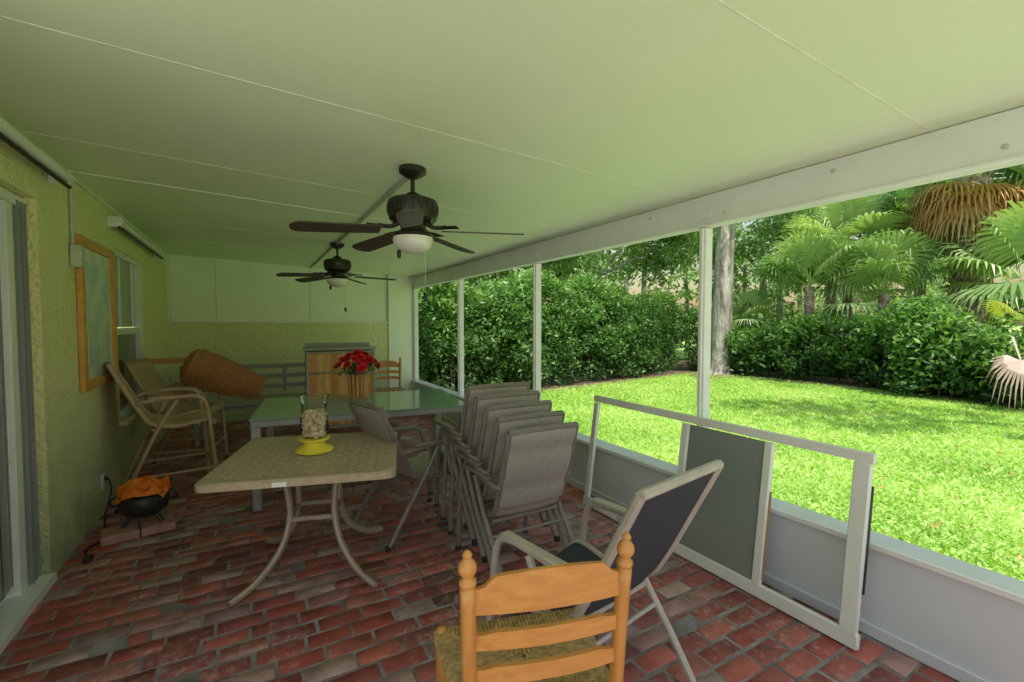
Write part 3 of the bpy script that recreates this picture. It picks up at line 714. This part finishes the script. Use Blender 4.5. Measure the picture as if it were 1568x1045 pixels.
def frond(Vl,Fl,Rl,o,dirv,plen,rad,nseg=30,droop=.35,rv=.5):
    d=Vector(dirv).normalized(); side=d.cross(Vector((0,0,1)))
    if side.length<.1: side=Vector((1,0,0))
    side.normalize(); up=side.cross(d).normalized()
    tip=Vector(o)+d*plen+Vector((0,0,-.12*plen*plen*droop))
    w=side*.018; base=Vector(o)
    def quad(a,b_,c,e,r_):
        n=len(Vl); Vl.extend([tuple(a),tuple(b_),tuple(c),tuple(e)]); Fl.append([n,n+1,n+2,n+3]); Rl.append(r_)
    quad(base-w,base+w,tip+w*.7,tip-w*.7,.9)
    for k in range(nseg):
        a=R(-125+250*k/(nseg-1)); dd=d*math.cos(a)+side*math.sin(a)
        l=rad*(.75+.25*math.cos(a*.6))*random.uniform(.9,1.06)
        perp=(side*math.cos(a)-d*math.sin(a)); hw=rad*.038
        p1=tip+dd*l*.5+up*.10*rad*math.cos(a)*.5; p2=tip+dd*l*.82-Vector((0,0,droop*rad*.12)); p3=tip+dd*l-Vector((0,0,droop*rad*random.uniform(.3,.55)))
        r_=min(1,max(0,rv+random.gauss(0,.08)))
        quad(tip,tip+perp*hw*.3,p1+perp*hw,p1-perp*hw,r_)
        quad(p1-perp*hw,p1+perp*hw,p2+perp*hw*.6,p2-perp*hw*.6,r_)
        quad(p2-perp*hw*.6,p2+perp*hw*.6,p3+perp*hw*.05,p3-perp*hw*.05,r_)
def palm(name,x,y,zc,nf,plen,rad,trunk=0,skirt=0,tr=.2,lo=-15):
    root=empty(name)
    b=B('trunk')
    if trunk:
        b.tube([(x,y,-.1),(x+.05,y,zc*.5),(x,y,zc)],[tr*1.1,tr,tr*1.05],M_palmbark,n=14,sub=8)
        for k in range(int(zc/.11)):
            for j in range(6):
                a=j*1.047+k*.52; z=k*.11
                if random.random()<.25: continue
                c=Vector((x+math.cos(a)*tr*.95,y+math.sin(a)*tr*.95,z)); q=tr/.33
                b.tube([tuple(c),tuple(c+Vector((math.cos(a)*.07*q,math.sin(a)*.07*q,.12))),tuple(c+Vector((math.cos(a)*.13*q,math.sin(a)*.13*q,.24*random.uniform(.8,1.3))))],[.06*q,.045*q,.02*q],M_palmbark,n=5,sub=2,flat=.5)
    else: b.tube([(x,y,-.1),(x,y,zc)],[.16,.13],M_palmbark,n=9,smooth=False)
    b.done(root)
    Vl=[];Fl=[];Rl=[]
    for k in range(nf):
        a=k*2.399; el=R(random.uniform(lo,75) if k>nf*.3 else random.uniform(40,85))
        frond(Vl,Fl,Rl,(x,y,zc),(math.cos(a)*math.cos(el),math.sin(a)*math.cos(el),math.sin(el)),plen*random.uniform(.8,1.15),rad*random.uniform(.85,1.1),rv=random.uniform(.25,.9),droop=random.uniform(.4,1.1))
    rawmesh('fronds',Vl,Fl,4,[M_palm],Rl,root)
    if skirt:
        Vl=[];Fl=[];Rl=[]
        for k in range(skirt):
            a=k*2.399; el=R(random.uniform(-60,0))
            frond(Vl,Fl,Rl,(x,y,zc-.1),(math.cos(a)*math.cos(el),math.sin(a)*math.cos(el),math.sin(el)),plen*random.uniform(.3,.65),rad*.7,rv=random.uniform(.2,.8),droop=1.4)
        rawmesh('dead_fronds',Vl,Fl,4,[M_dead],Rl,root)
palm('sabal_palm',16.6,4.6,5.3,30,1.4,1.3,trunk=1,skirt=34,tr=.31)
palm('sabal_palm',16.5,7.4,3.8,22,1.2,1.15)
palm('sabal_palm',14.7,7.6,2.6,20,1.0,1.1)
palm('sabal_palm',15.2,5.9,2.3,20,1.0,1.1)
palm('sabal_palm',19.5,9.3,5.0,20,1.2,1.1,trunk=1,skirt=6,tr=.16)
palm('sabal_palm',19.5,6.6,4.6,22,1.3,1.25)
palm('sabal_palm',17.5,5.9,3.0,20,1.2,1.15)
palm('sabal_palm',15.6,3.2,2.6,20,1.1,1.15)
palm('sabal_palm',18.0,2.9,4.4,20,1.3,1.25)
palm('sabal_palm',18.5,13.5,8.5,18,1.2,1.1,trunk=1,tr=.16,lo=5)
palm('sabal_palm',21.5,10.2,8.0,18,1.2,1.1,trunk=1,tr=.15,lo=5)
palm('palmetto',14.2,9.2,1.6,14,.7,.6)
root=empty('dry_palm_frond'); Vl=[];Fl=[];Rl=[]
frond(Vl,Fl,Rl,(12.0,2.70,1.25),(-.30,-.25,-.6),.45,.55,rv=.5,droop=1.8); rawmesh('frond',Vl,Fl,4,[M_pale],Rl,root)
root=empty('yellow_palm_frond'); Vl=[];Fl=[];Rl=[]
frond(Vl,Fl,Rl,(12.6,2.45,1.3),(-.35,.35,.45),.8,.45,rv=.5,droop=1.2)
rawmesh('frond',Vl,Fl,4,[M_yel],Rl,root)
C=np.stack([3.9+rng.random(260)*8,rng.random(260)*8.5,np.full(260,-.06)],1)
leafmesh('fallen_leaves',C,.03,M_dead,rng.random(260))
# ---------------------------------------------------------------- light
w=bpy.data.worlds.new("World"); scene.world=w; w.use_nodes=True
N=w.node_tree.nodes; L=w.node_tree.links; sk=N.new('ShaderNodeTexSky'); sk.sky_type='NISHITA'; sk.sun_disc=False
EL=62; AX,AY=-.2,-.98
sk.sun_elevation=R(EL); sk.sun_rotation=math.atan2(AX,AY); sk.dust_density=2.0; sk.air_density=2.0; sk.ozone_density=.5
L.new(sk.outputs[0],N['Background'].inputs[0]); N['Background'].inputs[1].default_value=.15
sd=bpy.data.lights.new('sun','SUN'); sd.energy=5; sd.angle=R(.5); sd.color=(1,.96,.88)
so=bpy.data.objects.new('sun',sd); scene.collection.objects.link(so)
nn=math.hypot(AX,AY); d=Vector((-AX/nn*math.cos(R(EL)),-AY/nn*math.cos(R(EL)),-math.sin(R(EL)))); so.rotation_euler=d.to_track_quat('-Z','Y').to_euler()
cam=bpy.data.cameras.new('camera'); co=bpy.data.objects.new('camera',cam); scene.collection.objects.link(co)
co.location=(0,0,1.5); co.rotation_euler=(R(90-2.25),0,R(-29.7)); cam.lens=16.07; cam.sensor_width=36; cam.clip_end=2000; cam.clip_start=.05
scene.camera=co
scene.view_settings.view_transform='Standard'; scene.view_settings.look='None'; scene.view_settings.exposure=0
